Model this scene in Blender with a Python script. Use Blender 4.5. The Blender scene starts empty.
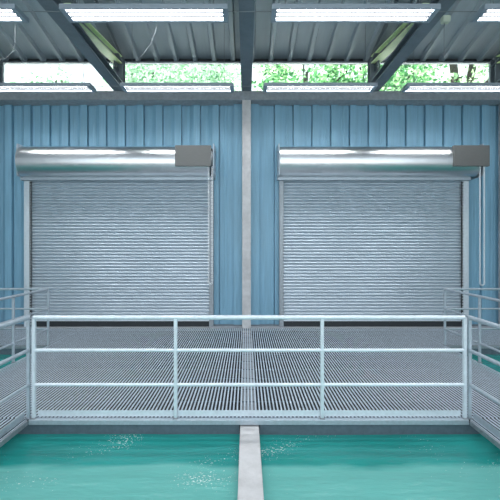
import bpy, math, random
from mathutils import Vector, Matrix
random.seed(7)
C = bpy.context.scene.collection
PI = math.pi
EYE = 1.845

# ------------------------------------------------------------------ helpers
class MB:
    def __init__(self):
        self.v = []; self.f = []; self.mi = []; self.sm = []; self.cur = 0
    def add(self, vs, fs, smooth=False):
        n = len(self.v)
        self.v += [tuple(p) for p in vs]
        for f in fs:
            self.f.append([n + i for i in f]); self.mi.append(self.cur); self.sm.append(smooth)
        return self
    def box(self, x0, x1, y0, y1, z0, z1):
        return self.add([(x0,y0,z0),(x1,y0,z0),(x1,y1,z0),(x0,y1,z0),(x0,y0,z1),(x1,y0,z1),(x1,y1,z1),(x0,y1,z1)],
                 [(0,3,2,1),(4,5,6,7),(0,1,5,4),(1,2,6,5),(2,3,7,6),(3,0,4,7)])
    def bbox(self, x0, x1, y0, y1, z0, z1, b=0.006):
        """box with chamfered edges"""
        X = (x0, x1); Y = (y0, y1); Z = (z0, z1)
        vs = []; idx = {}
        for i in (0,1):
            for j in (0,1):
                for k in (0,1):
                    sx = b if i == 0 else -b; sy = b if j == 0 else -b; sz = b if k == 0 else -b
                    idx[i,j,k,'x'] = len(vs); vs.append((X[i], Y[j]+sy, Z[k]+sz))
                    idx[i,j,k,'y'] = len(vs); vs.append((X[i]+sx, Y[j], Z[k]+sz))
                    idx[i,j,k,'z'] = len(vs); vs.append((X[i]+sx, Y[j]+sy, Z[k]))
        fs = []
        c = Vector(((x0+x1)/2, (y0+y1)/2, (z0+z1)/2))
        def q(l):
            p = [Vector(vs[a]) for a in l]
            n = (p[1]-p[0]).cross(p[2]-p[0]); m = sum(p, Vector())/len(p) - c
            fs.append(list(l) if n.dot(m) > 0 else list(l)[::-1])
        for i in (0,1):
            q([idx[i,0,0,'x'],idx[i,1,0,'x'],idx[i,1,1,'x'],idx[i,0,1,'x']])
            q([idx[0,i,0,'y'],idx[1,i,0,'y'],idx[1,i,1,'y'],idx[0,i,1,'y']])
            q([idx[0,0,i,'z'],idx[1,0,i,'z'],idx[1,1,i,'z'],idx[0,1,i,'z']])
        for i in (0,1):
            for j in (0,1):
                q([idx[i,j,0,'x'],idx[i,j,1,'x'],idx[i,j,1,'y'],idx[i,j,0,'y']])
                q([idx[i,0,j,'x'],idx[i,1,j,'x'],idx[i,1,j,'z'],idx[i,0,j,'z']])
                q([idx[0,i,j,'y'],idx[1,i,j,'y'],idx[1,i,j,'z'],idx[0,i,j,'z']])
                for k in (0,1):
                    q([idx[i,j,k,'x'],idx[i,j,k,'y'],idx[i,j,k,'z']])
        return self.add(vs, fs)
    def tube(self, pts, r, n=10, cap=True, closed=False):
        pts = [Vector(p) for p in pts]; m = len(pts)
        vs = []; fs = []
        up = None
        for i, p in enumerate(pts):
            if closed: t = (pts[(i+1) % m] - pts[i-1])
            else: t = pts[min(i+1, m-1)] - pts[max(i-1, 0)]
            t.normalize()
            if up is None:
                up = Vector((0,0,1)) if abs(t.z) < .9 else Vector((1,0,0))
            u = (up - t*up.dot(t)).normalized(); w = t.cross(u); up = u
            for k in range(n):
                a = 2*PI*k/n
                vs.append(p + u*math.cos(a)*r + w*math.sin(a)*r)
        for i in range(m if closed else m-1):
            j = (i+1) % m
            for k in range(n):
                l = (k+1) % n
                fs.append((i*n+k, i*n+l, j*n+l, j*n+k))
        self.add(vs, fs, True)
        if cap and not closed:
            self.add(vs[:n], [tuple(range(n))[::-1]]); self.add(vs[-n:], [tuple(range(n))])
        return self
    def extr(self, prof, a, b, axis='x', closed=False, smooth=False, flip=False):
        """sheet: profile points swept from a to b. axis x: prof=(y,z); axis y: prof=(x,z); axis z: prof=(x,y)"""
        def P(p, t):
            return {'x': (t,p[0],p[1]), 'y': (p[0],t,p[1]), 'z': (p[0],p[1],t)}[axis]
        n = len(prof)
        vs = [P(p,a) for p in prof] + [P(p,b) for p in prof]
        fs = []
        for i in range(n if closed else n-1):
            j = (i+1) % n
            f = (i, j, n+j, n+i); fs.append(f[::-1] if flip else f)
        if closed:
            self.add(vs, fs, smooth)
            self.add([P(p,a) for p in prof], [tuple(range(n))[::-1]]); self.add([P(p,b) for p in prof], [tuple(range(n))])
            return self
        return self.add(vs, fs, smooth)
    def build(self, name, mats, parent=None, loc=None):
        me = bpy.data.meshes.new(name)
        me.from_pydata(self.v, [], self.f)
        if not isinstance(mats, (list, tuple)): mats = [mats]
        for m in mats: me.materials.append(m)
        me.polygons.foreach_set('material_index', self.mi)
        me.polygons.foreach_set('use_smooth', self.sm)
        me.update()
        o = bpy.data.objects.new(name, me); C.objects.link(o)
        if parent is not None: o.parent = parent
        if loc is not None: o.location = loc
        return o

def tag(o, label, cat, group=None, kind=None):
    o['label'] = label; o['category'] = cat
    if group: o['group'] = group
    if kind: o['kind'] = kind
    return o
def struct(o, label=None):
    o['kind'] = 'structure'
    if label: o['label'] = label
    return o
def thing(name, label, cat, loc, group=None):
    o = bpy.data.objects.new(name, None); C.objects.link(o)
    o.empty_display_size = .2
    o.location = loc
    return tag(o, label, cat, group)
def dup(root, loc, label):
    r = root.copy(); C.objects.link(r); r.location = loc; r['label'] = label
    for ch in list(root.children):
        c = ch.copy(); C.objects.link(c); c.parent = r
        for g in list(ch.children):
            d = g.copy(); C.objects.link(d); d.parent = c
    return r

# ------------------------------------------------------------------ materials
def mat(name, col, rough=.5, metal=0.0, var=0.0, vscale=8.0, bump=0.0, bscale=60.0, stretch=None, spec=.5, rvar=0.0):
    m = bpy.data.materials.new(name); m.use_nodes = True
    nt = m.node_tree; N = nt.nodes; L = nt.links
    b = N['Principled BSDF']
    b.inputs['Base Color'].default_value = (*col, 1)
    b.inputs['Roughness'].default_value = rough
    b.inputs['Metallic'].default_value = metal
    b.inputs['Specular IOR Level'].default_value = spec
    tc = N.new('ShaderNodeTexCoord'); mp = N.new('ShaderNodeMapping')
    L.new(tc.outputs['Object'], mp.inputs['Vector'])
    if stretch: mp.inputs['Scale'].default_value = stretch
    if var or rvar:
        n = N.new('ShaderNodeTexNoise'); n.inputs['Scale'].default_value = vscale
        n.inputs['Detail'].default_value = 6; n.inputs['Roughness'].default_value = .6
        L.new(mp.outputs['Vector'], n.inputs['Vector'])
        if var:
            r = N.new('ShaderNodeValToRGB')
            r.color_ramp.elements[0].position = .3; r.color_ramp.elements[1].position = .7
            r.color_ramp.elements[0].color = (*[max(0, c*(1-var)) for c in col], 1)
            r.color_ramp.elements[1].color = (*[min(1, c*(1+var)) for c in col], 1)
            L.new(n.outputs['Fac'], r.inputs['Fac']); L.new(r.outputs['Color'], b.inputs['Base Color'])
        if rvar:
            mr = N.new('ShaderNodeMapRange')
            mr.inputs['To Min'].default_value = rough - rvar; mr.inputs['To Max'].default_value = rough + rvar
            L.new(n.outputs['Fac'], mr.inputs['Value']); L.new(mr.outputs['Result'], b.inputs['Roughness'])
    if bump:
        n2 = N.new('ShaderNodeTexNoise'); n2.inputs['Scale'].default_value = bscale; n2.inputs['Detail'].default_value = 4
        L.new(mp.outputs['Vector'], n2.inputs['Vector'])
        bp = N.new('ShaderNodeBump'); bp.inputs['Strength'].default_value = bump; bp.inputs['Distance'].default_value = .01
        L.new(n2.outputs['Fac'], bp.inputs['Height']); L.new(bp.outputs['Normal'], b.inputs['Normal'])
    return m
def emit(name, col, s):
    m = bpy.data.materials.new(name); m.use_nodes = True
    N = m.node_tree.nodes; N.clear()
    e = N.new('ShaderNodeEmission'); o = N.new('ShaderNodeOutputMaterial')
    e.inputs['Color'].default_value = (*col, 1); e.inputs['Strength'].default_value = s
    m.node_tree.links.new(e.outputs[0], o.inputs[0])
    return m

M = {}
M['blue'] = mat('blue_painted_sheet', (.225,.43,.57), .38, 0, .10, 3, .0, stretch=(6,1,.35), rvar=.05)
M['side'] = mat('pale_grey_sheet', (.50,.52,.54), .5)
M['channel'] = mat('weathered_channel_steel', (.13,.17,.205), .5, .3, .15, 14)
M['galv'] = mat('galvanised_steel', (.46,.52,.575), .42, .45, .10, 30, .05, 80)
M['galv_dull'] = mat('dull_galvanised_steel', (.34,.37,.40), .5, .6, .15, 25, .05, 80)
M['rail'] = mat('pale_galvanised_tube', (.70,.76,.81), .38, .3, .07, 25)
M['grate'] = mat('grating_steel', (.66,.74,.82), .42, .35, .10, 12)
M['beam'] = mat('grey_painted_steel', (.175,.21,.24), .5, .1, .10, 6)
M['green'] = mat('painted_green_light', (.68,.86,.46), .5, 0, .06, 6)  # green foliage light from the windows, painted onto the brace flanges
M['dark'] = mat('dark_closure', (.02,.025,.03), .6)
M['roof'] = mat('roof_sheet', (.35,.41,.46), .5, .1, .08, 2, stretch=(3,.3,1))
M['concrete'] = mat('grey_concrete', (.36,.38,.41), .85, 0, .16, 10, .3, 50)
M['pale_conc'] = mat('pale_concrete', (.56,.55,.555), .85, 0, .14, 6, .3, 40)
M['floor'] = mat('floor_concrete', (.19,.20,.21), .7, 0, .1, 2)
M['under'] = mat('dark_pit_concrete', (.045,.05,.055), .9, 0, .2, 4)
M['drum'] = mat('polished_steel', (.74,.76,.78), .30, 1, .05, 5, stretch=(.4,14,14), rvar=.05)
M['slat'] = mat('shutter_slat_steel', (.58,.65,.71), .44, .5)
M['motor'] = mat('brushed_grey_cover', (.17,.17,.165), .45, .5, .12, 8, stretch=(1,1,40))
M['black'] = mat('black_rubber', (.012,.013,.015), .6)
M['chain'] = mat('bright_chain_steel', (.88,.90,.92), .35, .3)
M['fixture'] = mat('fixture_casing', (.36,.42,.48), .45, .3)
M['louvre'] = mat('fixture_louvre', (.045,.05,.055), .6)
M['ground'] = mat('gravel_ground', (.55,.56,.54), .9, 0, .15, 2)
M['bark'] = mat('tree_bark', (.04,.035,.03), .9, 0, .4, 12, .6, 30)
M['tube'] = emit('lamp_tube', (.96,.98,1.0), 13)
M['wire'] = mat('steel_wire', (.25,.27,.28), .4, .6)
M['pvc'] = mat('pale_plastic', (.55,.62,.50), .5)

def leafmat(name, cols):
    m = mat(name, cols[0], .6)
    nt = m.node_tree; b = nt.nodes['Principled BSDF']
    g = nt.nodes.new('ShaderNodeNewGeometry'); r = nt.nodes.new('ShaderNodeValToRGB')
    el = r.color_ramp.elements
    el[0].color = (*cols[0],1); el[1].color = (*cols[-1],1)
    for i, c in enumerate(cols[1:-1]):
        e = el.new((i+1)/(len(cols)-1)); e.color = (*c,1)
    nt.links.new(g.outputs['Random Per Island'], r.inputs['Fac'])
    nt.links.new(r.outputs['Color'], b.inputs['Base Color'])
    t = nt.nodes.new('ShaderNodeBsdfTranslucent'); mx = nt.nodes.new('ShaderNodeMixShader')
    mx.inputs[0].default_value = .35
    nt.links.new(r.outputs['Color'], t.inputs['Color'])
    o = nt.nodes['Material Output']
    nt.links.new(b.outputs[0], mx.inputs[1]); nt.links.new(t.outputs[0], mx.inputs[2]); nt.links.new(mx.outputs[0], o.inputs[0])
    return m
M['leaf'] = leafmat('mid_green_leaf', [(.02,.09,.03),(.07,.25,.09),(.20,.44,.18),(.50,.66,.42)])
M['leaf_pale'] = leafmat('haze_paled_leaf', [(.15,.32,.18),(.32,.50,.34),(.52,.66,.52)])  # haze and glare put into a paler leaf colour
M['leaf_mix'] = leafmat('bright_green_leaf', [(.05,.14,.05),(.22,.42,.18),(.50,.66,.44),(.6,.74,.56)])

def glassmat():
    m = bpy.data.materials.new('window_glass'); m.use_nodes = True
    nt = m.node_tree; N = nt.nodes; N.clear()
    o = N.new('ShaderNodeOutputMaterial'); t = N.new('ShaderNodeBsdfTransparent'); g = N.new('ShaderNodeBsdfGlossy')
    f = N.new('ShaderNodeFresnel'); mx = N.new('ShaderNodeMixShader')
    t.inputs[0].default_value = (.96,.98,.97,1); g.inputs['Roughness'].default_value = .02
    nt.links.new(f.outputs[0], mx.inputs[0]); nt.links.new(t.outputs[0], mx.inputs[1]); nt.links.new(g.outputs[0], mx.inputs[2])
    nt.links.new(mx.outputs[0], o.inputs[0])
    return m
M['glass'] = glassmat()

def watermat():
    m = bpy.data.materials.new('turquoise_water'); m.use_nodes = True
    nt = m.node_tree; N = nt.nodes; L = nt.links
    b = N['Principled BSDF']
    b.inputs['Roughness'].default_value = .07
    b.inputs['IOR'].default_value = 1.33
    tc = N.new('ShaderNodeTexCoord')
    mp = N.new('ShaderNodeMapping'); mp.inputs['Scale'].default_value = (.45,1.6,1)
    L.new(tc.outputs['Object'], mp.inputs['Vector'])
    n = N.new('ShaderNodeTexNoise'); n.inputs['Scale'].default_value = 2.2; n.inputs['Detail'].default_value = 4
    L.new(mp.outputs['Vector'], n.inputs['Vector'])
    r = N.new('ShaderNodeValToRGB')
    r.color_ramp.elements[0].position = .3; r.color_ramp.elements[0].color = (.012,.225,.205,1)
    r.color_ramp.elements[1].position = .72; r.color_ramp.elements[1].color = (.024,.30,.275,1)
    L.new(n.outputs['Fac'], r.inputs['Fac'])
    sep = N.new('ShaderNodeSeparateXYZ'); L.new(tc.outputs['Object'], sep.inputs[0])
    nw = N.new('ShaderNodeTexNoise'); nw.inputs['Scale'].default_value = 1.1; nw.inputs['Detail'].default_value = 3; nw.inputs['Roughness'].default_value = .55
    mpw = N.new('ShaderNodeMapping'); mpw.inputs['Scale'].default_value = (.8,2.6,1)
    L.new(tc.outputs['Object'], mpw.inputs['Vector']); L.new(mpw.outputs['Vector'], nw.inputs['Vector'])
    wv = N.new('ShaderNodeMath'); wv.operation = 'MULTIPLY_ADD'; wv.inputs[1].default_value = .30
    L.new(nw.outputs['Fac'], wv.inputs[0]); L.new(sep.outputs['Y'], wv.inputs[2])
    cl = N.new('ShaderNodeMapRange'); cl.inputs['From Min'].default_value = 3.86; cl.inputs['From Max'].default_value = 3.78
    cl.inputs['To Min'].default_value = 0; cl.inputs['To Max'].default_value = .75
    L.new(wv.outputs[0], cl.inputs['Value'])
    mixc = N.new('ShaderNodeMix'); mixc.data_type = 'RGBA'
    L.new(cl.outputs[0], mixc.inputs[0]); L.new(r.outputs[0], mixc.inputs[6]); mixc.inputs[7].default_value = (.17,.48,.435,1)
    # pale flecks, gathered in loose patches
    mp2 = N.new('ShaderNodeMapping'); mp2.inputs['Scale'].default_value = (1,1.7,1)
    L.new(tc.outputs['Object'], mp2.inputs['Vector'])
    n2 = N.new('ShaderNodeTexNoise'); n2.inputs['Scale'].default_value = 52; n2.inputs['Detail'].default_value = 2
    L.new(mp2.outputs['Vector'], n2.inputs['Vector'])
    n3 = N.new('ShaderNodeTexNoise'); n3.inputs['Scale'].default_value = 1.15; n3.inputs['Detail'].default_value = 1
    L.new(mp2.outputs['Vector'], n3.inputs['Vector'])
    mul = N.new('ShaderNodeMath'); mul.operation = 'ADD'
    s3 = N.new('ShaderNodeMath'); s3.operation = 'MULTIPLY'; s3.inputs[1].default_value = .7
    L.new(n3.outputs['Fac'], s3.inputs[0]); L.new(n2.outputs['Fac'], mul.inputs[0]); L.new(s3.outputs[0], mul.inputs[1])
    r2 = N.new('ShaderNodeMapRange'); r2.inputs['From Min'].default_value = 1.11; r2.inputs['From Max'].default_value = 1.16
    L.new(mul.outputs[0], r2.inputs['Value'])
    mix = N.new('ShaderNodeMix'); mix.data_type = 'RGBA'
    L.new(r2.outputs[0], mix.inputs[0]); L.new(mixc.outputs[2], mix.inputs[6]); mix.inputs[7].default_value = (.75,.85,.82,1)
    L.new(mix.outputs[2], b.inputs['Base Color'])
    # ripples
    mp3 = N.new('ShaderNodeMapping'); mp3.inputs['Scale'].default_value = (.6,2.0,1)
    L.new(tc.outputs['Object'], mp3.inputs['Vector'])
    n4 = N.new('ShaderNodeTexNoise'); n4.inputs['Scale'].default_value = 7; n4.inputs['Detail'].default_value = 5
    L.new(mp3.outputs['Vector'], n4.inputs['Vector'])
    bp = N.new('ShaderNodeBump'); bp.inputs['Strength'].default_value = .35; bp.inputs['Distance'].default_value = .03
    L.new(n4.outputs['Fac'], bp.inputs['Height']); L.new(bp.outputs['Normal'], b.inputs['Normal'])
    return m
M['water'] = watermat()

# ------------------------------------------------------------------ key dimensions (metres)
YF = 4.30       # front edge of the platform
YW = 9.46       # blue sheet wall
YC = 9.10       # front of the concrete frame
XI = 2.325      # inner edge of the left walkway
XR = 2.372      # inner edge of the right walkway
XO = 3.72       # outer edge of the side walkways
YB = 7.50       # where the outer basins end
XB = 5.95       # bay
ROOF_S = 0.21
def roof_z(y): return 6.17 + ROOF_S*(9.3 - y)
TRX = (-5.725, -2.90, 0.0, 2.90, 5.725)

# ------------------------------------------------------------------ shell
m = MB(); m.box(-9.6,9.6,-5,.7,-.25,0)
struct(m.build('floor', M['floor']), 'grey concrete floor of the hall')
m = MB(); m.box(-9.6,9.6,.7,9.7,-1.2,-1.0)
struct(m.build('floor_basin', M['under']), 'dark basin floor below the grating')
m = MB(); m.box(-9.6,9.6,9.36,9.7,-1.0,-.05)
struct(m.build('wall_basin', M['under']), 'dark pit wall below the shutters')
# ground outside
m = MB(); m.box(-60,60,9.75,70,-.4,-.2)
struct(m.build('ground', M['ground']), 'pale gravel ground outside')
m = MB(); m.box(-60,60,-60,-5.05,-.4,-.05)
struct(m.build('ground_forecourt', M['floor']), 'pale paved forecourt')

# blue corrugated sheet: flat pans and raised ribs, mirrored about the middle column
def sheet(x0, x1, sgn, y, z0, z1, pitch=.443, rib=.15, depth=.06, first=0.0, back=.06):
    """profile along x at depth y (towards camera = smaller y)"""
    prof = [(x0, y)]
    x = x0 + first
    if sgn < 0: prof = [(x0, y), (x, y)]
    while x + rib + .02 < x1:
        if sgn > 0: prof += [(x - .022, y), (x - .022, y + .04), (x - .002, y + .04)]
        prof += [(x, y - depth), (x + rib, y - depth)]
        if sgn < 0: prof += [(x + rib + .002, y + .04), (x + rib + .022, y + .04), (x + rib + .022, y)]
        else: prof += [(x + rib + .004, y)]
        # two fine swages in the pan
        for s in (.40, .62):
            c = x + rib + (pitch - rib)*s
            if c + .02 < x1:
                prof += [(c - .012, y), (c, y - .004), (c + .012, y)]
        x += pitch
    prof.append((x1, y))
    mb = MB(); mb.extr(prof, z0, z1, 'z')
    mb.box(x0, x1, y + .042, y + back, z0, z1)
    return mb
mb = sheet(-9.3, -.30, -1, YW, 0, 5.34, first=.083)
for a, b in ((-.30, -.10),):
    mb.box(a, b, YW - .10, YW + .03, 0, 5.34)
R = sheet(.30, 9.3, 1, YW, 0, 5.34, first=.365)
mb.add(R.v, R.f)
mb.box(.10, .30, YW - .10, YW + .03, 0, 5.34)
struct(mb.build('wall_back', M['blue']), 'blue ribbed sheet metal wall')
# base flashing under the sheet
m = MB(); m.box(-9.3,9.3,YC-.005,YW-.0,-.06,-.001)
struct(m.build('trim_4', M['concrete']), 'concrete sill along the foot of the shutter wall')
m = MB(); m.box(-9.3,9.3,YW-.12,YW-.05,.0,.03)
struct(m.build('trim_1', M['beam']), 'dark sheet metal flashing at the foot of the wall')
# side walls, open hall front behind
for s, nm in ((-1,'left'), (1,'right')):
    prof = []
    y = -4.9
    while y < YW + .1:
        prof += [(s*9.35, y), (s*9.35, y+.30), (s*9.305, y+.31), (s*9.305, y+.43)]
        y += .443
    m = MB(); m.extr(prof, -.2, 8.0, 'z')
    m.box(s*9.37 if s > 0 else -9.42, 9.42 if s > 0 else -9.37, -4.9, YW, -.2, 8.0)
    struct(m.build('wall_' + nm, M['side']), 'pale grey sheet metal side wall')

# concrete frame
for i, x in enumerate((-XB-.02, 0.0, XB+.04)):
    w = .1 if i == 1 else .11
    m = MB(); m.bbox(x-w, x+w, YC, YW-.115 if i != 1 else YW-.0, -1.0, 5.39, .008)
    struct(m.build('concrete_column', M['pale_conc'] if i == 1 else M['concrete']),
           'slim concrete column between the two shutter bays' if i == 1 else 'grey concrete column at the end of the shutter wall')
m = MB(); m.bbox(-9.3, 9.3, YC-.012, YW+.1, 5.19, 5.395, .008)
struct(m.build('concrete_lintel', M['concrete']), 'grey concrete beam above the blue wall')

# roof sheet: pans with narrow ribs hanging below
prof = []
x = -9.6 + .05
P = .443
k = 0
while x < 9.6:
    prof += [(x, .09), (x + .31, .09), (x + .335, 0), (x + .415, 0)]
    x += P
RIDGE = -2.6
def roofsheet(prof, y0, y1):
    mb = MB(); vs = []; n = len(prof)
    for y in (y0, y1):
        zz = roof_z(y) if y >= RIDGE else roof_z(RIDGE) - ROOF_S*(RIDGE - y)
        vs += [(p[0], y, zz + p[1]) for p in prof]
    mb.add(vs, [(i, i+1, n+i+1, n+i) for i in range(n-1)])
    # outer skin
    z0 = vs[0][2] + .09; z1 = vs[n][2] + .09
    mb.add([(-9.7,y0,z0),(9.7,y0,z0),(9.7,y1,z1),(-9.7,y1,z1)], [(0,1,2,3)])
    return mb
mb = roofsheet(prof, RIDGE, 9.42)
m2 = roofsheet(prof, -5.0, RIDGE)
mb.add(m2.v, m2.f)
struct(mb.build('ceiling', M['roof']), 'ribbed sheet metal roof sloping down to the window strip')
# eave purlin with dark closure between the ribs
m = MB(); m.box(-9.3, 9.3, 9.36, 9.44, 6.15, 6.25)
struct(m.build('trim_2', M['dark']), 'dark eave strip above the windows')

# clerestory windows: frame, one pane each
wn = 0
for a, b in zip((-9.2,)+TRX, TRX+(9.2,)):
    wn += 1
    x0 = a*1.031 + .06; x1 = b*1.031 - .06
    ja = .18 if wn == 2 else .035; jb = .18 if wn == 5 else .035
    f = MB()
    f.box(x0, x0+ja, 9.28, 9.36, 5.40, 6.15); f.box(x1-jb, x1, 9.28, 9.36, 5.40, 6.15)
    f.box(x0+ja, x1-jb, 9.28, 9.36, 5.40, 5.425); f.box(x0+ja, x1-jb, 9.28, 9.36, 6.125, 6.15)
    o = f.build('window_%d' % wn, M['beam'])
    struct(o, 'clerestory window with a thin dark frame')
    g = MB(); g.box(x0+ja, x1-jb, 9.315, 9.321, 5.425, 6.125)
    g.build('pane', M['glass'], o)
# purlins along the roof, above the trusses
# ------------------------------------------------------------------ trusses
def ibeam(mb, w, h, y0, y1, z, tf=.022, tw=.02, zslope=0.0, mi=(0,0)):
    """I section along y; z is the underside at y0, zslope rise per metre"""
    def seg(xa, xb, za, zb, mat):
        mb.cur = mat
        d = (y1 - y0)*zslope
        vs = [(xa,y0,z+za),(xb,y0,z+za),(xb,y1,z+za+d),(xa,y1,z+za+d),(xa,y0,z+zb),(xb,y0,z+zb),(xb,y1,z+zb+d),(xa,y1,z+zb+d)]
        mb.add(vs, [(0,3,2,1),(4,5,6,7),(0,1,5,4),(1,2,6,5),(2,3,7,6),(3,0,4,7)])
    seg(-w/2, w/2, 0, tf, mi[0]); seg(-w/2, w/2, h-tf, h, mi[0]); seg(-tw/2, tw/2, tf, h-tf, mi[1])
    mb.cur = 0
def make_truss(label):
    t = thing('roof_truss', label, 'roof truss', (0, 9.12, 5.395), 'steel roof trusses')
    m = MB(); ibeam(m, .23, .17, -13.8, .10, -.005)
    m.build('bottom_chord', M['beam'], t)
    m = MB()
    m.box(-.11,.11,-.10,-.08,.165,.74); m.box(-.11,.11,.08,.10,.165,.74); m.box(-.01,.01,-.08,.08,.165,.74)
    m.build('post', M['beam'], t)
    # diagonal from the post head down to the chord
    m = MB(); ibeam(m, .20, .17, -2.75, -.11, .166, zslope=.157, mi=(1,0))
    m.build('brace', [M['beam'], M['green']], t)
    # second web and top chord under the roof
    m = MB(); ibeam(m, .20, .16, -11.4, .10, .74 + .21*11.5 - .155, zslope=-ROOF_S)
    m.build('top_chord', M['beam'], t)
    m = MB(); ibeam(m, .18, .15, -5.0, -2.45, .17 + 1.42, zslope=-.5)
    m.build('brace', M['beam'], t)
    # gusset plates
    m = MB(); m.box(-.012,.012,-.36,-.101,.40,.66)
    for y in (-.30,-.2):
        for z in (.46,.58): m.tube([(-.03,y,z),(.03,y,z)], .014, 8)
    m.build('gusset_plate', M['beam'], t)
    return t
tl = ['steel roof truss at the left end of the window strip', 'steel roof truss above the left shutter, green light painted on its brace',
      'steel roof truss on the middle column, seen end on', 'steel roof truss above the right shutter, green light painted on its brace',
      'steel roof truss at the right end of the window strip']
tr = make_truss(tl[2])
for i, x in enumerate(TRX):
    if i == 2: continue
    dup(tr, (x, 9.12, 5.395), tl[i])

# ------------------------------------------------------------------ lamps
FZ = EYE + 3.25
def make_fixture(label, hang):
    t = thing('batten_light', label, 'ceiling light', (0,0,FZ), 'suspended fluorescent lights')
    L_, W = 1.15, .175
    m = MB()
    m.box(-L_, L_, -W, -W+.012, 0, .07); m.box(-L_, L_, W-.012, W, 0, .07)
    m.box(-L_, -L_+.012, -W+.012, W-.012, 0, .05); m.box(L_-.012, L_, -W+.012, W-.012, 0, .05)
    m.box(-L_, L_, -W, W, .05, .07)
    m.box(-L_+.012, -L_+.07, -W+.012, W-.012, .004, .05); m.box(L_-.07, L_-.012, -W+.012, W-.012, .004, .05)
    m.box(-L_+.07, L_-.07, W-.05, W-.012, .004, .05); m.box(-L_+.07, L_-.07, -W+.012, -W+.03, .004, .05)
    m.build('casing', M['fixture'], t)
    for y in (-.105, -.01, .085):
        m = MB(); m.box(-L_+.075, L_-.075, y-.037, y+.037, .034, .052); m.mi = [0] + [1]*5
        m.build('lamp_tube', [M['tube'], M['louvre']], t)
    m = MB()
    for y in (-.0575, .0375):
        m.box(-L_+.07, L_-.07, y-.008, y+.008, .004, .05)
        n = 40
        for k in range(n):
            x = -L_ + .1 + (2*L_-.2)*k/(n-1)
            m.box(x-.011, x+.011, y-.013, y+.010, .001, .016)
    m.build('louvre', M['louvre'], t)
    for x in (-.95, .95):
        m = MB()
        m.tube([(x,-.06,.07),(x,0,.35),(x,.0,hang)], .004, 6)
        m.tube([(x,.06,.07),(x,0,.35)], .004, 6)
        m.build('hanging_wire', M['wire'], t)
    return t
row_words = {5.63: 'front row', 8.25: 'back row beside the windows', 3.0: 'unseen row added overhead for light', .4: 'unseen rearmost row added for light'}  # last two rows are out of view, added to light the hall
slot = [(-4.31,'over the left end'), (-1.41,'left of the middle truss'), (1.50,'right of the middle truss'), (4.40,'over the right end')]
for y, rw in row_words.items():
    first = None
    for x, sw in slot:
        lab = 'long white louvred ceiling light, %s, %s' % (rw, sw)
        if first is None:
            first = make_fixture(lab, roof_z(y) + .05 - FZ); first.location = (x, y, FZ)
        else:
            dup(first, (x, y, FZ), lab)
# power cables strung along the rows
for y, w in ((5.63,'front'), (8.25,'back')):
    m = MB()
    m.tube([(-9.2,y+.02,FZ+.075),(9.2,y+.02,FZ+.075)], .006, 6)
    tag(m.build('power_cable', M['wire']), 'thin cable strung along the %s row of ceiling lights' % w, 'cable', 'cables along the lights')
# small hanging leads and the sensor on the right truss
def lead(pts, label):
    m = MB(); m.tube(pts, .0032, 6)
    tag(m.build('hanging_lead', M['wire']), label, 'cable')
lead([(-3.37,5.825,FZ+.06),(-3.37,5.825,FZ+.03),(-3.37,5.825,FZ-.05),(-3.37,5.825,FZ-.28),(-3.40,5.825,FZ-.40),(-3.50,5.825,FZ-.50),(-3.62,5.825,FZ-.54)],
     'thin loose lead curling down below the leftmost front light')
lead([(-1.30,5.825,FZ+.06),(-1.30,5.825,FZ+.03),(-1.32,5.825,FZ-.10),(-1.40,5.825,FZ-.30),(-1.52,5.825,FZ-.46),(-1.62,5.825,FZ-.55)],
     'thin loose lead hanging below the front light left of the middle truss')
s_ = thing('ceiling_sensor', 'small pale sensor box under the truss with the green-lit brace, right of the right front light', 'sensor', (3.06,6.15,5.39))
m = MB(); m.bbox(-.06,.06,-.05,.05,-.10,0,.012); m.build('casing', M['pvc'], s_)
m = MB(); m.tube([(-.02,0,-.10),(-.025,0,-.35),(-.02,0,-.65)], .005, 6); m.build('lead', M['wire'], s_)

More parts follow.
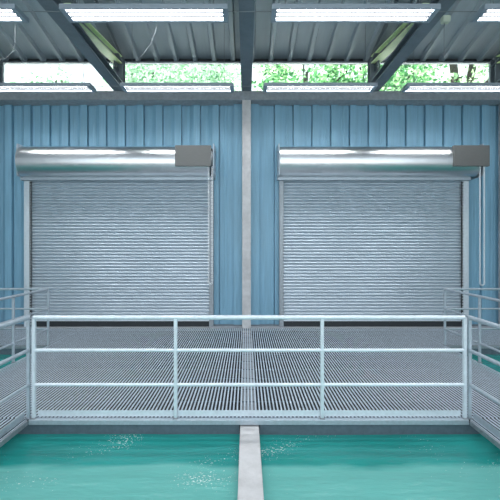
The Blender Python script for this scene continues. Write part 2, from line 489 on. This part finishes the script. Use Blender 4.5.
# ------------------------------------------------------------------ roller shutters
SH = .0735
def make_door(label, mirror_guides, loc):
    """origin at the floor under the middle of the curtain, on the blue sheet"""
    t = thing('roller_shutter_door', label, 'roller door', loc, 'roller shutters')
    da_, db_, ma, mb_ = (-2.205, 2.25, 1.617, 2.409) if mirror_guides else (-2.16, 2.13, 1.375, 2.17)
    W = 2.095
    ZT = 3.375
    # curtain: curved interlocking slats
    prof = []
    n = 43
    z = .255
    for k in range(n):
        for (a, d) in ((.0,-.012), (.34,-.030), (.42,.004), (.56,.014), (.72,.013), (.90,.002), (.98,-.010)):
            prof.append((-.115 - d, z + a*SH))
        z += SH
    prof.append((-.115, z))
    prof.append((-.115 + .0, z))
    while z < 3.46:
        z += .05; prof.append((-.115, z))
    m = MB(); m.extr(prof, -W, W, 'x', flip=True)
    m.box(-W, W, -.082, -.076, .13, 3.5)
    c = m.build('curtain', M['slat'], t)
    m = MB(); m.bbox(-W, W, -.155, -.10, .125, .25, .006)
    b = m.build('bottom_bar', M['rail'], t)
    m = MB(); m.box(-W, W, -.14, -.11, .0, .125); m.build('rubber_seal', M['dark'], b)
    # guide rails: a U channel each
    for s in (-1, 1):
        wide = (s == -1) == (not mirror_guides)
        w = .125 if wide else .10
        x0 = W - .025 if wide else W - .01
        m = MB()
        def bx(xa, xb, *r):
            a, b_ = sorted((s*xa, s*xb)); m.bbox(a, b_, *r, .003)
        bx(x0, x0+w, -.17, -.150, 0, ZT); bx(x0, x0+w, -.085, -.05, 0, ZT); bx(x0+.035, x0+w, -.15, -.085, 0, ZT)
        g = m.build('guide_rail', M['rail'] if wide else M['galv_dull'], t)
        m = MB()
        if wide:
            # dark brush seal with clips between guide and curtain
            a, b_ = sorted((s*(W-.068), s*(W-.026))); m.box(a, b_, -.160, -.146, .03, ZT-.02)
            sl = m.build('brush_seal', M['black'], g)
            m = MB()
            for k in range(52):
                zz = .05 + k*.066
                m.box(a+.014, b_-.006, -.165, -.160, zz, zz+.026)
            m.build('seal_clip', M['rail'], g)
    # head bar
    m = MB(); m.bbox(-W-.14, W+.10, -.26, -.145, ZT+.003, ZT+.09, .006)
    m.build('head_bar', M['galv'], t)
    # drum
    zc, yc, r = 3.785, -.32, .336
    m = MB(); 
    N_ = 64
    pr = [(yc + .27*math.cos(2*PI*k/N_), zc + r*math.sin(2*PI*k/N_)) for k in range(N_)]
    m.extr(pr, da_, db_, 'x', closed=True, smooth=True, flip=False)
    m.build('drum', M['drum'], t)
    # end plates that carry the drum
    for s in (-1, 1):
        m = MB()
        xa, xb = (da_-.022, da_-.001) if s < 0 else (db_+.07, db_+.095)
        pl = [(-.02, zc-.36), (-.48, zc-.35), (-.50, zc-.33), (-.50, zc+.35), (-.48, zc+.37), (-.02, zc+.38)]
        m.extr(pl, xa, xb, 'x', closed=True)
        e = m.build('end_plate', M['galv'], t)
        m = MB()
        for (yy, zz) in ((-.1,zc+.28),(-.1,zc-.28),(-.40,zc+.2),(-.40,zc-.2)):
            xo = xb if s > 0 else xa
            m.tube([(xo-.012*(s<0), yy, zz), (xo+.012*(s>0), yy, zz)], .018, 6)
        m.build('bolt', M['galv_dull'], e)
    m = MB(); m.tube([(db_,yc,zc),(db_+.07,yc,zc)], .05, 16); m.build('axle', M['black'], t)
    # chain gear with its cover
    m = MB(); m.bbox(ma, mb_, -.62, -.53, zc-.16, zc+.30, .008)
    mo = m.build('motor_cover', M['motor'], t)
    m = MB(); m.bbox(db_+.005, db_+.06, -.53, -.30, zc+.08, zc+.25, .004); m.build('gear_housing', M['black'], mo)
    m = MB(); m.tube([(db_+.004,-.44,zc+.04),(db_+.066,-.44,zc+.04)], .15, 24)
    m.tube([(db_+.02,-.44,zc+.04),(db_+.05,-.44,zc+.04)], .18, 24)
    m.build('chain_wheel', M['galv_dull'], mo)
    return t
LX = -2.95; RX = 2.945
da = make_door('grey slatted roller shutter left of the middle column', False, (LX, YW-.045, 0))
db = make_door('grey slatted roller shutter right of the middle column', True, (RX, YW-.045, 0))

# hand chains: alternate oval links
def chain(pts, label, link=.040):
    """pts: polyline along which links are laid"""
    pts = [Vector(p) for p in pts]
    m = MB(); out = []
    acc = 0
    for a, b in zip(pts, pts[1:]):
        d = (b - a).length; u = (b - a)/d; s = acc
        while s < d:
            out.append((a + u*s, u)); s += link
        acc = s - d
    for i, (p, u) in enumerate(out):
        side = Vector((1,0,0)) if i % 2 == 0 else Vector((0,1,0))
        if abs(u.dot(side)) > .8: side = Vector((0,0,1))
        side = (side - u*u.dot(side)).normalized()
        ring = []
        for k in range(10):
            a = 2*PI*k/10
            ring.append(p + u*math.cos(a)*.028 + side*math.sin(a)*.015)
        m.tube(ring, .0055, 5, closed=True)
    return m
def loop(x0, x1, y, zt, zb):
    r = (x1-x0)/2; cx = (x0+x1)/2
    p = [(x0,y,zt),(x0,y,zb+r)]
    for k in range(1,8):
        a = PI + PI*k/8
        p.append((cx + r*math.cos(a), y, zb + r + r*math.sin(a)))
    return p + [(x1,y,zb+r),(x1,y,zt)]
yc_ = -.575
m = chain(loop(2.11, 2.19, yc_, 3.62, 1.03), '')
m.build('hand_chain', M['chain'], da)
m = chain(loop(2.215, 2.31, yc_, 3.62, 1.0), '')
m.build('hand_chain', M['chain'], db)

# ------------------------------------------------------------------ gratings
def grating(x0, x1, y0, y1, name, label, grp, loc=None):
    t = thing(name, label, 'grating platform', ((x0+x1)/2, (y0+y1)/2, 0), grp)
    cx, cy = (x0+x1)/2, (y0+y1)/2
    m = MB(); n = round((x1-x0)/.042)
    for k in range(n+1):
        x = x0 - cx + (x1-x0)*k/n
        x = min(max(x, x0-cx+.005), x1-cx-.005)
        m.box(x-.0085, x+.0085, y0-cy, y1-cy, -.009, -.002)
    m.build('bearing_bars', M['grate'], t)
    m = MB(); n = round((y1-y0)/.40)
    for k in range(n):
        y = y0 - cy + .05 + (y1-y0-.1)*k/(n-1)
        m.box(x0-cx, x1-cx, y-.004, y+.004, -.018, -.0092)
    m.build('cross_rods', M['channel'], t)
    return t
G = 'steel grating platforms'
pc = grating(-XO, XO, YF+.03, YC-.02, 'grating_platform', 'wide steel grating platform in front of both shutters', G)
pl_ = grating(-XO, -XI-.03, .72, YF+.02, 'grating_platform', 'narrow steel grating walkway beside the left end of the front guardrail', G)
pr_ = grating(XR+.03, XO, .72, YF+.02, 'grating_platform', 'narrow steel grating walkway beside the right end of the front guardrail', G)
pbl = grating(-9.2, -XO-.035, YB+.03, YC-.02, 'grating_platform', 'steel grating strip behind the left rear guardrail', G)
pbr = grating(XO+.035, 9.2, YB+.03, YC-.02, 'grating_platform', 'steel grating strip behind the right rear guardrail', G)
def edge(parent, boxes):
    ox, oy, _ = parent.location
    for (x0, x1, y0, y1) in boxes:
        m = MB(); m.bbox(x0-ox, x1-ox, y0-oy, y1-oy, -.052, .002, .004)
        m.build('edge_beam', M['galv'] if parent is pc else M['galv_dull'], parent)
edge(pc, [(-XI, XR, YF-.04, YF+.028)])
edge(pl_, [(-XI-.03, -XI, .72, YF-.045)])
edge(pr_, [(XR, XR+.03, .72, YF-.045)])
edge(pbl, [(-9.2, -XO-.01, YB-.04, YB+.028)]); edge(pbr, [(XO+.01, 9.2, YB-.04, YB+.028)])
# deep steel channels below the platform edges, standing in the water
nt_ = 4
for (x0, x1, y0, y1, lab) in ((-XI-.215, -.075, YF-.01, YF+.02, 'steel channel at the water line left of the concrete beam'),
                         (.14, XR+.215, YF-.01, YF+.02, 'steel channel at the water line right of the concrete beam'),
                         (-9.2, -XO-.01, YB-.01, YB+.02, 'steel channel at the far edge of the left outer basin'),
                         (XO+.01, 9.2, YB-.01, YB+.02, 'steel channel at the far edge of the right outer basin')):
    nt_ += 1
    m = MB(); m.bbox(x0, x1, y0, y1, -.40, -.054, .003)
    struct(m.build('trim_%d' % nt_, M['channel']), lab)
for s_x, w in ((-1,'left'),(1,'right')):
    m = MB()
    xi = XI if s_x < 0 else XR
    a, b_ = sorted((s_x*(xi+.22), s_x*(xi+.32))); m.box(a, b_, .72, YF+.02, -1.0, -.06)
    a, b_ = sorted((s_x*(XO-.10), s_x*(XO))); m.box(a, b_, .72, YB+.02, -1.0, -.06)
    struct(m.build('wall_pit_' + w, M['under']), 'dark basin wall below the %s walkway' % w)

# concrete beam across the basin, running on below the grating to the column
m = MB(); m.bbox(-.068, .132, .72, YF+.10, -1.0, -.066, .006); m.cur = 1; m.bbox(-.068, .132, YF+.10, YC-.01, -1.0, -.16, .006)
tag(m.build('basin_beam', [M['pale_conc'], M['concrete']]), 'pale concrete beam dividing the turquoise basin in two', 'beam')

# ------------------------------------------------------------------ water
from mathutils import noise
def water(x0, x1, y0, y1, label):
    m = MB(); nx = max(2, round((x1-x0)/.05)); ny = max(2, round((y1-y0)/.04))
    vs = []
    for j in range(ny+1):
        for i in range(nx+1):
            x = x0 + (x1-x0)*i/nx; y = y0 + (y1-y0)*j/ny
            h = .010*noise.noise(Vector((x*.9, y*2.6, 1.3))) + .005*noise.noise(Vector((x*2.2, y*6, 5.1)))
            vs.append((x, y, -.165 + h))
    fs = [(j*(nx+1)+i, j*(nx+1)+i+1, (j+1)*(nx+1)+i+1, (j+1)*(nx+1)+i) for j in range(ny) for i in range(nx)]
    m.add(vs, fs, True)
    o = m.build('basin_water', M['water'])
    tag(o, label, 'water', None, 'stuff')
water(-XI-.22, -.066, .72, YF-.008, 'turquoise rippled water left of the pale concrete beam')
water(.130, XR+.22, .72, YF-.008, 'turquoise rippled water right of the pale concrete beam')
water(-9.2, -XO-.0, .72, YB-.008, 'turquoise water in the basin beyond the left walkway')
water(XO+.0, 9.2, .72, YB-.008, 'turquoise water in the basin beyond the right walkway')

# ------------------------------------------------------------------ guardrails
def rail_along(label, p0, p1, posts, grp='tubular guardrails', toe=True, toe_side=0, tops=(1.087,.735,.365), t=None, rad=(.0245,.0195,.0195), pw=.024, rm='rail'):
    """straight guardrail from p0 to p1 (x,y); posts: list of fractions"""
    p0 = Vector((*p0,0)); p1 = Vector((*p1,0)); d = p1 - p0; u = d.normalized(); nrm = Vector((-u.y, u.x, 0))
    if t is None: t = thing('guardrail', label, 'guardrail', p0, grp)
    o = p0 - t.location if t.location != p0 else Vector()
    for k, z in enumerate(tops):
        m = MB()
        m.tube([o + Vector((0,0,z)) - u*.0, o + d + Vector((0,0,z))], rad[k], 12)
        m.build('top_rail' if k == 0 else 'middle_rail', M[rm], t)
    for f in posts:
        q = o + d*f
        m = MB(); m.bbox(q.x-pw, q.x+pw, q.y-pw, q.y+pw, .012, tops[0]-rad[0]*.6, .005)
        po = m.build('post', M[rm], t)
        m = MB(); m.bbox(q.x-.026, q.x+.026, q.y-.03, q.y+.03, .002, .012, .002)
        m.build('foot_plate', M['galv_dull'], po)
    if toe:
        m = MB()
        a = o + u*.03 + nrm*toe_side; b_ = o + d - u*.03 + nrm*toe_side
        x0, x1 = sorted((a.x, b_.x)); y0, y1 = sorted((a.y, b_.y))
        if x1 - x0 < y1 - y0: x0 -= .004; x1 += .004
        else: y0 -= .004; y1 += .004
        m.box(x0, x1, y0, y1, .014, .078)
        m.build('toe_board', M['rail' if rm == 'rail' else 'galv'], t)
    return t
rail_along('long pale guardrail across the front of the grating platform', (-XI+.04, YF), (XR-.027, YF), (0.0, .329, .669, 1.0), toe_side=.028, pw=.019)
rail_along('pale guardrail along the left walkway beside the near basin', (-XI-.02, YF-.0), (-XI-.02, .8), (0, .4, .8, 1), toe_side=-.028, pw=.017, rm='galv')  # side rails in darker steel: weaker light put into the colour
rail_along('pale guardrail along the right walkway beside the near basin', (XR+.027, YF-.0), (XR+.027, .8), (0, .4, .8, 1), toe_side=.028, pw=.017, rm='galv')
for s, w in ((-1,'left'),(1,'right')):
    x = s*XO
    t = rail_along('cornered guardrail in shade-darkened grey round the far %s basin' % w, (x, YB), (x, .8), (0, .167, .334, .5, .667, .834, 1), toe=False, rad=(.022,.018,.018), pw=.018, rm='galv', tops=(1.055,.685,.31))  # rear rails darker than the front one, dimmer light given as colour
    rail_along('', (x, YB), (s*9.1, YB), (.38,.72,1.0), toe=False, t=t, rad=(.022,.018,.018), pw=.018, rm='galv', tops=(1.055,.685,.31))

# ------------------------------------------------------------------ trees beyond the window
def tree(x, y, h, r, n, leafm, label, leaf=.20, trunk=.16, rz=1.0, fork=False, zc=None):
    t = thing('tree', label, 'tree', (x, y, -.2), 'trees beyond the windows')
    rnd = random.Random(int(x*100)+int(y*10))
    m = MB(); pts = [(0,0,0),(.1,.05,h*.35),(-.05,0,h*.6),(.1,.1,h*.92)]
    for i in range(3): m.tube([pts[i], pts[i+1]], trunk*(1-.25*i), 8)
    if fork:
        m.tube([(0,0,h*.58),(.25,-.3,h*.80),(.75,-.4,h*1.02),(.9,-.4,h*1.1)], trunk*.62, 8)
        m.tube([(0,0,h*.58),(-.2,-.3,h*.80),(-.55,-.4,h*1.02),(-.6,-.4,h*1.1)], trunk*.62, 8)
    for k in range(7):
        a = rnd.uniform(0, 2*PI); z0 = h*rnd.uniform(.45,.75)
        m.tube([(0,0,z0),(math.cos(a)*r*.4,math.sin(a)*r*.4,z0+h*.12),(math.cos(a)*r*.8,math.sin(a)*r*.8,z0+h*.2)], trunk*.28, 6)
    m.build('trunk', M['bark'], t)
    m = MB(); zc = zc or h*.82
    clumps = []
    for k in range(max(10, n//60)):
        while True:
            v = Vector((rnd.uniform(-1,1), rnd.uniform(-1,1), rnd.uniform(-1,1)))
            if .35 < v.length < 1: break
        clumps.append(Vector((v.x*r, v.y*r, zc + v.z*r*rz)))
    for k in range(n):
        c = rnd.choice(clumps)
        p = c + Vector((rnd.gauss(0,1), rnd.gauss(0,1), rnd.gauss(0,1)))*r*.14
        a = rnd.uniform(0, 2*PI); tl = rnd.gauss(0,.7); s = leaf*rnd.uniform(.6,1.3)
        u = Vector((math.cos(a), math.sin(a), tl)).normalized()
        w = u.cross(Vector((rnd.gauss(0,1), rnd.gauss(0,1), rnd.gauss(0,1)))).normalized()
        nn = u.cross(w)
        m.add([p, p+u*s*.5+w*s*.3+nn*s*.05, p+u*s, p+u*s*.5-w*s*.3+nn*s*.05], [(0,1,2),(0,2,3)])
    m.build('foliage', leafm, t)
    return t
tree(3.0, 20.5, 12.0, 2.6, 4200, M['leaf'], 'leafy green tree behind the window just right of the middle truss', leaf=.26)
tree(6.6, 21.0, 12.2, 2.9, 4600, M['leaf'], 'leafy green tree behind the foot of the right truss with the green-lit brace', leaf=.26)
tree(11.9, 22.5, 12.6, 3.0, 2600, M['leaf_mix'], 'green tree with a dark forked trunk behind the rightmost window', leaf=.26, trunk=.34, fork=True, zc=11.0)
tree(-2.4, 25.0, 14.2, 2.7, 5200, M['leaf_pale'], 'pale hazy tree behind the window just left of the middle truss', leaf=.26)
tree(-6.2, 26.0, 14.6, 3.0, 5600, M['leaf_pale'], 'pale hazy tree behind the window left of the middle, nearer the truss with the green-lit brace', leaf=.26)
tree(-13.0, 27.0, 14.5, 2.3, 2200, M['leaf_pale'], 'low pale treetop just showing at the bottom of the leftmost window', leaf=.26)

# ------------------------------------------------------------------ light
sc = bpy.context.scene
w = bpy.data.worlds.new('sky'); sc.world = w; w.use_nodes = True
bg = w.node_tree.nodes['Background']
bg.inputs['Color'].default_value = (.80,.92,1.0,1); bg.inputs['Strength'].default_value = 1.15
s = bpy.data.lights.new('sun', 'SUN'); s.energy = 19; s.angle = math.radians(2); s.color = (1,.96,.88)
so = bpy.data.objects.new('sun', s); C.objects.link(so); so.rotation_euler = (math.radians(-25), 0, math.radians(-14))

# daylight enters through the open rear of the hall: sampling portal (adds no light)
pt = bpy.data.lights.new('rear_opening_portal', 'AREA'); pt.shape = 'RECTANGLE'; pt.size = 18.6; pt.size_y = 8.1
pt.cycles.is_portal = True
po_ = bpy.data.objects.new('rear_opening_portal', pt); C.objects.link(po_); po_.location = (0, -5.05, 4.1); po_.rotation_euler = (PI/2, 0, 0)

cam = bpy.data.cameras.new('camera'); co = bpy.data.objects.new('camera', cam); C.objects.link(co)
co.location = (0, 0, EYE); co.rotation_euler = (PI/2, 0, 0)
cam.sensor_width = 36; cam.lens = 28.8
cam.shift_x = (250-246.5)/500; cam.shift_y = -(250-247)/500
cam.clip_end = 300
sc.camera = co
sc.view_settings.view_transform = 'Standard'; sc.view_settings.look = 'None'
sc.view_settings.gamma = 1; sc.view_settings.use_curve_mapping = False
sc.view_settings.exposure = 0.95
sc.cycles.use_denoising = True
sc.cycles.use_adaptive_sampling = False
sc.cycles.max_bounces = 10
